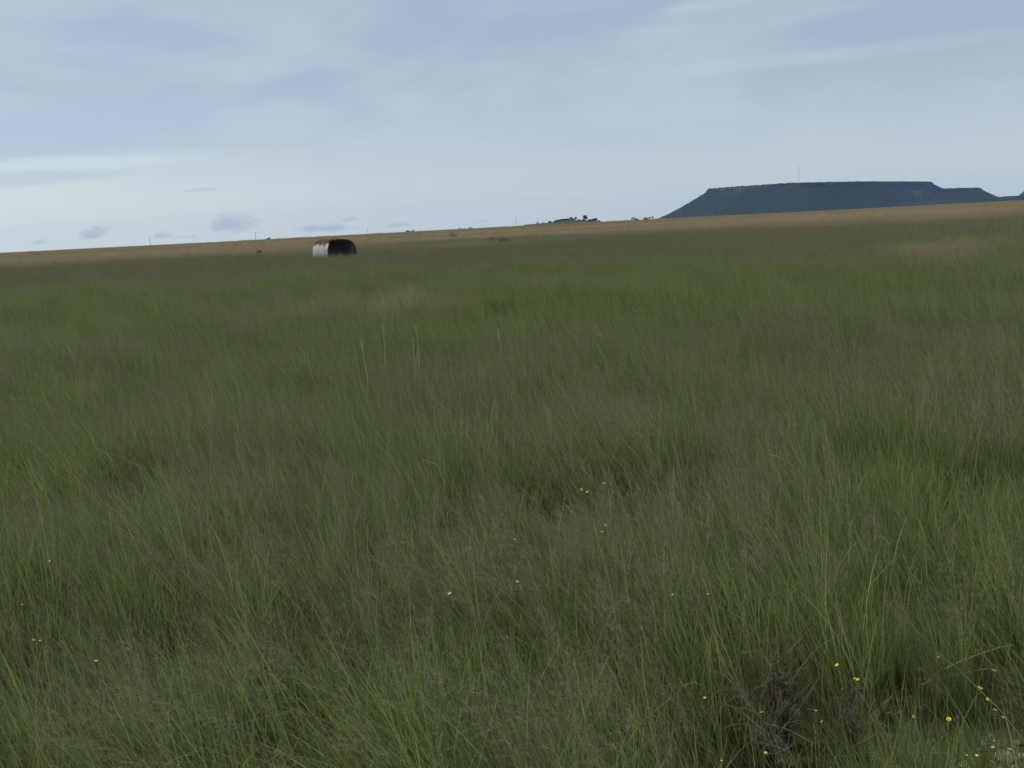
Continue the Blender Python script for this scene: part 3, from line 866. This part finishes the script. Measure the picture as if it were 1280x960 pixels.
for grp, (lab, spots_, hh, rr) in fl.items():
    for (px, py) in spots_:
        h = hh * q.uniform(.85, 1.25) + .12; p = hit(px, py, h); r = empty('yellow_flower', p, q.uniform(0, 6), label=lab, category='flower', group=grp)
        lx, ly = q.uniform(-.06, .04), q.uniform(-.05, .05)
        obj('stem', MB().tube([(-lx, -ly, -.02), (-lx * .4, -ly * .3, h * .6), (0, 0, h)], [.0022, .0018, .0015], 5).mesh('stem', m_stemg), r)
        sz = rr * q.uniform(.28, .52)
        for nm, me in (('petals', me_pet), ('flower_centre', me_disc)):
            o = obj(nm, me, r); o.location = (0, 0, h); o.scale = (sz, sz, sz); o.rotation_euler = (q.uniform(-.5, .5), q.uniform(-.5, .5), q.uniform(0, 6))

# pale dry stalks standing clear of the grass
m_straw = plain('straw', (0.34, 0.29, 0.17), (0.48, 0.42, 0.27), 8, .7, .2)
def stalk(pxs, hb, label, group, rad=.0035, head=True):
    """pxs: pixels from foot to tip; the foot's distance comes from the ground under it"""
    foot = hit(pxs[0][0], pxs[0][1], hb); Y = foot.y
    P_ = [at(px, py, Y) for px, py in pxs]; P_ = [Vector((foot.x, Y, foot.z - .02))] + P_
    r = empty('dry_stalk', foot, 0, label=label, category='stalk', group=group)
    L_ = [p - foot for p in P_]
    obj('stem', MB().tube(L_, [rad * (1 - .6 * i / (len(L_) - 1)) for i in range(len(L_))], 5).mesh('stem', m_straw), r)
    if head:
        hm = MB(); a = L_[-2]; b = L_[-1]; d = (b - a).normalized()
        for i in range(14):
            p = b - d * .011 * i; s_ = 1 if i % 2 else -1
            hm.tube([p, p + d * .02 + Vector((s_ * .011, q.uniform(-.008, .008), 0)), p + d * .035 + Vector((s_ * .012, 0, 0))], [.0008, .0026, .0006], 4)
        obj('seed_head', hm.mesh('seed_head', m_straw), r)
g1 = 'pale stalks rising from the straw tussock'; l1 = 'pale dry stalk rising from the straw tussock in the field'
for pl in [[(459, 470), (455, 450), (452, 428)], [(482, 458), (481, 440), (479, 408)], [(518, 462), (517, 440), (516, 424)], [(524, 455), (523, 432), (520, 408)], [(626, 432), (624, 424), (623, 414)]]:
    stalk(pl, .48, l1, g1, .008)
g2 = 'arching dry stalks scattered through the grass'; l2 = 'single arching straw-coloured stalk bent over the seed heads'
for pl in [[(1000, 606), (990, 582), (975, 571), (962, 568)], [(1226, 497), (1222, 494), (1215, 491), (1208, 492)], [(935, 570), (930, 556), (926, 548)], [(800, 541), (799, 520), (797, 508)], [(556, 602), (545, 580), (528, 575)], [(951, 480), (944, 466), (938, 456)], [(1262, 457), (1254, 446), (1248, 437)]]:
    stalk(pl, .3, l2, g2, .0045, False)
stalk([(1160, 850), (1176, 838), (1200, 827), (1226, 817), (1250, 809), (1268, 806)], .10, 'long straight straw stalk fallen aslant over a dark gap in the grass', 'fallen straw stalks', .003, False)
stalk([(1148, 858), (1165, 850), (1190, 845), (1214, 839), (1234, 836), (1250, 838)], .10, 'shorter straw stalk lying below the long aslant one over the dark gap', 'fallen straw stalks', .0025, False)
stalk([(1015, 928), (985, 912), (955, 903), (905, 842)], .08, 'bare straw stalk leaning across the dead twiggy bush', 'fallen straw stalks', .003, False)

# dead twiggy bush
def twigs(px, py, h, w, n, label):
    p = hit(px, py); r = empty('dead_bush', p, 0, label=label, category='bush'); st_ = MB(); tw = MB()
    for i in range(n):
        a = q.uniform(0, 6.28); o = q.uniform(.05, .9); L = h * q.uniform(.6, 1.1)
        d = Vector((math.cos(a) * math.sin(o) * w - .12, math.sin(a) * math.sin(o) * w, math.cos(o))); m_ = d * L * .5; t_ = d * L + Vector((q.uniform(-.05, .05), q.uniform(-.05, .05), 0))
        st_.tube([(0, 0, -.02), m_, t_], [.004, .003, .0012], 5)
        for k in range(7):
            u = q.uniform(.35, 1); b = m_ + (t_ - m_) * (u * 2 - 1) if u > .5 else m_ * (u * 2)
            e = Vector((q.uniform(-1, 1), q.uniform(-1, 1), q.uniform(.1, 1))).normalized() * q.uniform(.05, .13) * h * 2
            tw.tube([b, b + e * .6, b + e + Vector((0, 0, .01))], [.0014, .001, .0006], 4)
    obj('stem', st_.mesh('stem', m_greybark), r); obj('twigs', tw.mesh('twigs', m_greybark), r)
twigs(985, 935, .42, .55, 24, 'dead grey-brown twiggy bush standing in the green grass')
twigs(962, 958, .28, .8, 22, 'low sprawl of dead twigs in front of the dead bush')

twigs(1062, 948, .30, .8, 22, 'low dead bush half hidden in grass between the dead bush and the stones')
twigs(48, 772, .34, .9, 26, 'dark dead scrub in the hollow among the dull orange flowers')

# pale stones
m_stone = plain('pale_stone', (0.11, 0.105, 0.085), (0.22, 0.21, 0.18), 18, .9, .15)
def stone(px, py, s, label, group, flat=.55, lift=0.0):
    p = hit(px, py); bm = bmesh.new(); bmesh.ops.create_icosphere(bm, subdivisions=2, radius=s * .75)
    o3 = Vector((q.uniform(0, 50), q.uniform(0, 50), 0))
    for v in bm.verts:
        k = 1 + .45 * noise.noise(v.co / s * 1.1 + o3) + .12 * noise.noise(v.co / s * 3 + o3); v.co = Vector((v.co.x * k, v.co.y * k * .85, v.co.z * k * flat))
    me = bpy.data.meshes.new('stone'); bm.to_mesh(me); bm.free(); me.materials.append(m_stone)
    o = obj('stone', me, label=label, category='stone', group=group); o.location = (p.x, p.y, p.z + s * flat * .35 + lift); o.rotation_euler = (q.uniform(-.3, .3), q.uniform(-.3, .3), q.uniform(0, 6))
for (px, py, s) in [(1254, 948, .052), (1231, 930, .022), (1226, 938, .018), (1205, 957, .026), (1212, 962, .02), (1262, 952, .03), (1240, 955, .016), (1272, 932, .024), (1276, 948, .028), (1222, 952, .012), (1244, 928, .014), (1268, 962, .02), (1250, 962, .02), (1192, 962, .016)]:
    stone(px, py, s, 'broad flat pale stone bedded among smaller pebbles' if s > .05 else 'small pale pebble around the broad flat stone', 'pale pebbles by the flat stone' if s < .05 else 'flat stone', flat=.25 if s > .05 else .55)
for grp, lab, spots_, hh in (('white flowers in the tall grass', 'tiny white flower head deep in the tall grass', [(285, 836), (269, 840), (262, 825), (276, 830), (244, 841), (232, 844), (222, 846), (288, 840)], .26),
                             ('white flowers among the pale pebbles', 'tiny white flower head low among the pale pebbles', [(1208, 944), (1213, 950), (1219, 957), (1231, 926), (1241, 934), (1262, 938), (1272, 944), (1203, 955), (1236, 958)], .10)):
    for (px, py) in spots_:
        h = hh * q.uniform(.8, 1.2); p = hit(px, py, h); r = empty('white_flower', p, q.uniform(0, 6), label=lab, category='flower', group=grp)
        obj('stem', MB().tube([(.02, .01, -.02), (.01, 0, h * .6), (0, 0, h)], [.0018, .0015, .0012], 5).mesh('stem', m_stemg), r)
        sz = .0075 * q.uniform(.7, 1.3)
        for nm, me in (('petals', me_wpet), ('flower_centre', me_disc)):
            o = obj(nm, me, r); o.location = (0, 0, h); o.scale = (sz, sz, sz); o.rotation_euler = (q.uniform(-.1, .9), q.uniform(-.5, .5), 0)

# ------------------------------------------------------------------ haze
m_haze = bpy.data.materials.new('haze'); m_haze.use_nodes = True; m_haze.node_tree.nodes.clear(); g = N(m_haze.node_tree)
out = g.node('ShaderNodeOutputMaterial')
pv = g.node('ShaderNodeVolumePrincipled', {'Color': (0.30, 0.55, 1.0, 1), 'Density': 0.000042, 'Anisotropy': 0.0})
g.l.new(pv.outputs[0], out.inputs['Volume'])
hz = MB().box((0, 0, 65), (13600, 13600, 165))
obj('haze', hz.mesh('haze', m_haze), kind='stuff', label='thin blue haze over the whole plain', category='haze')
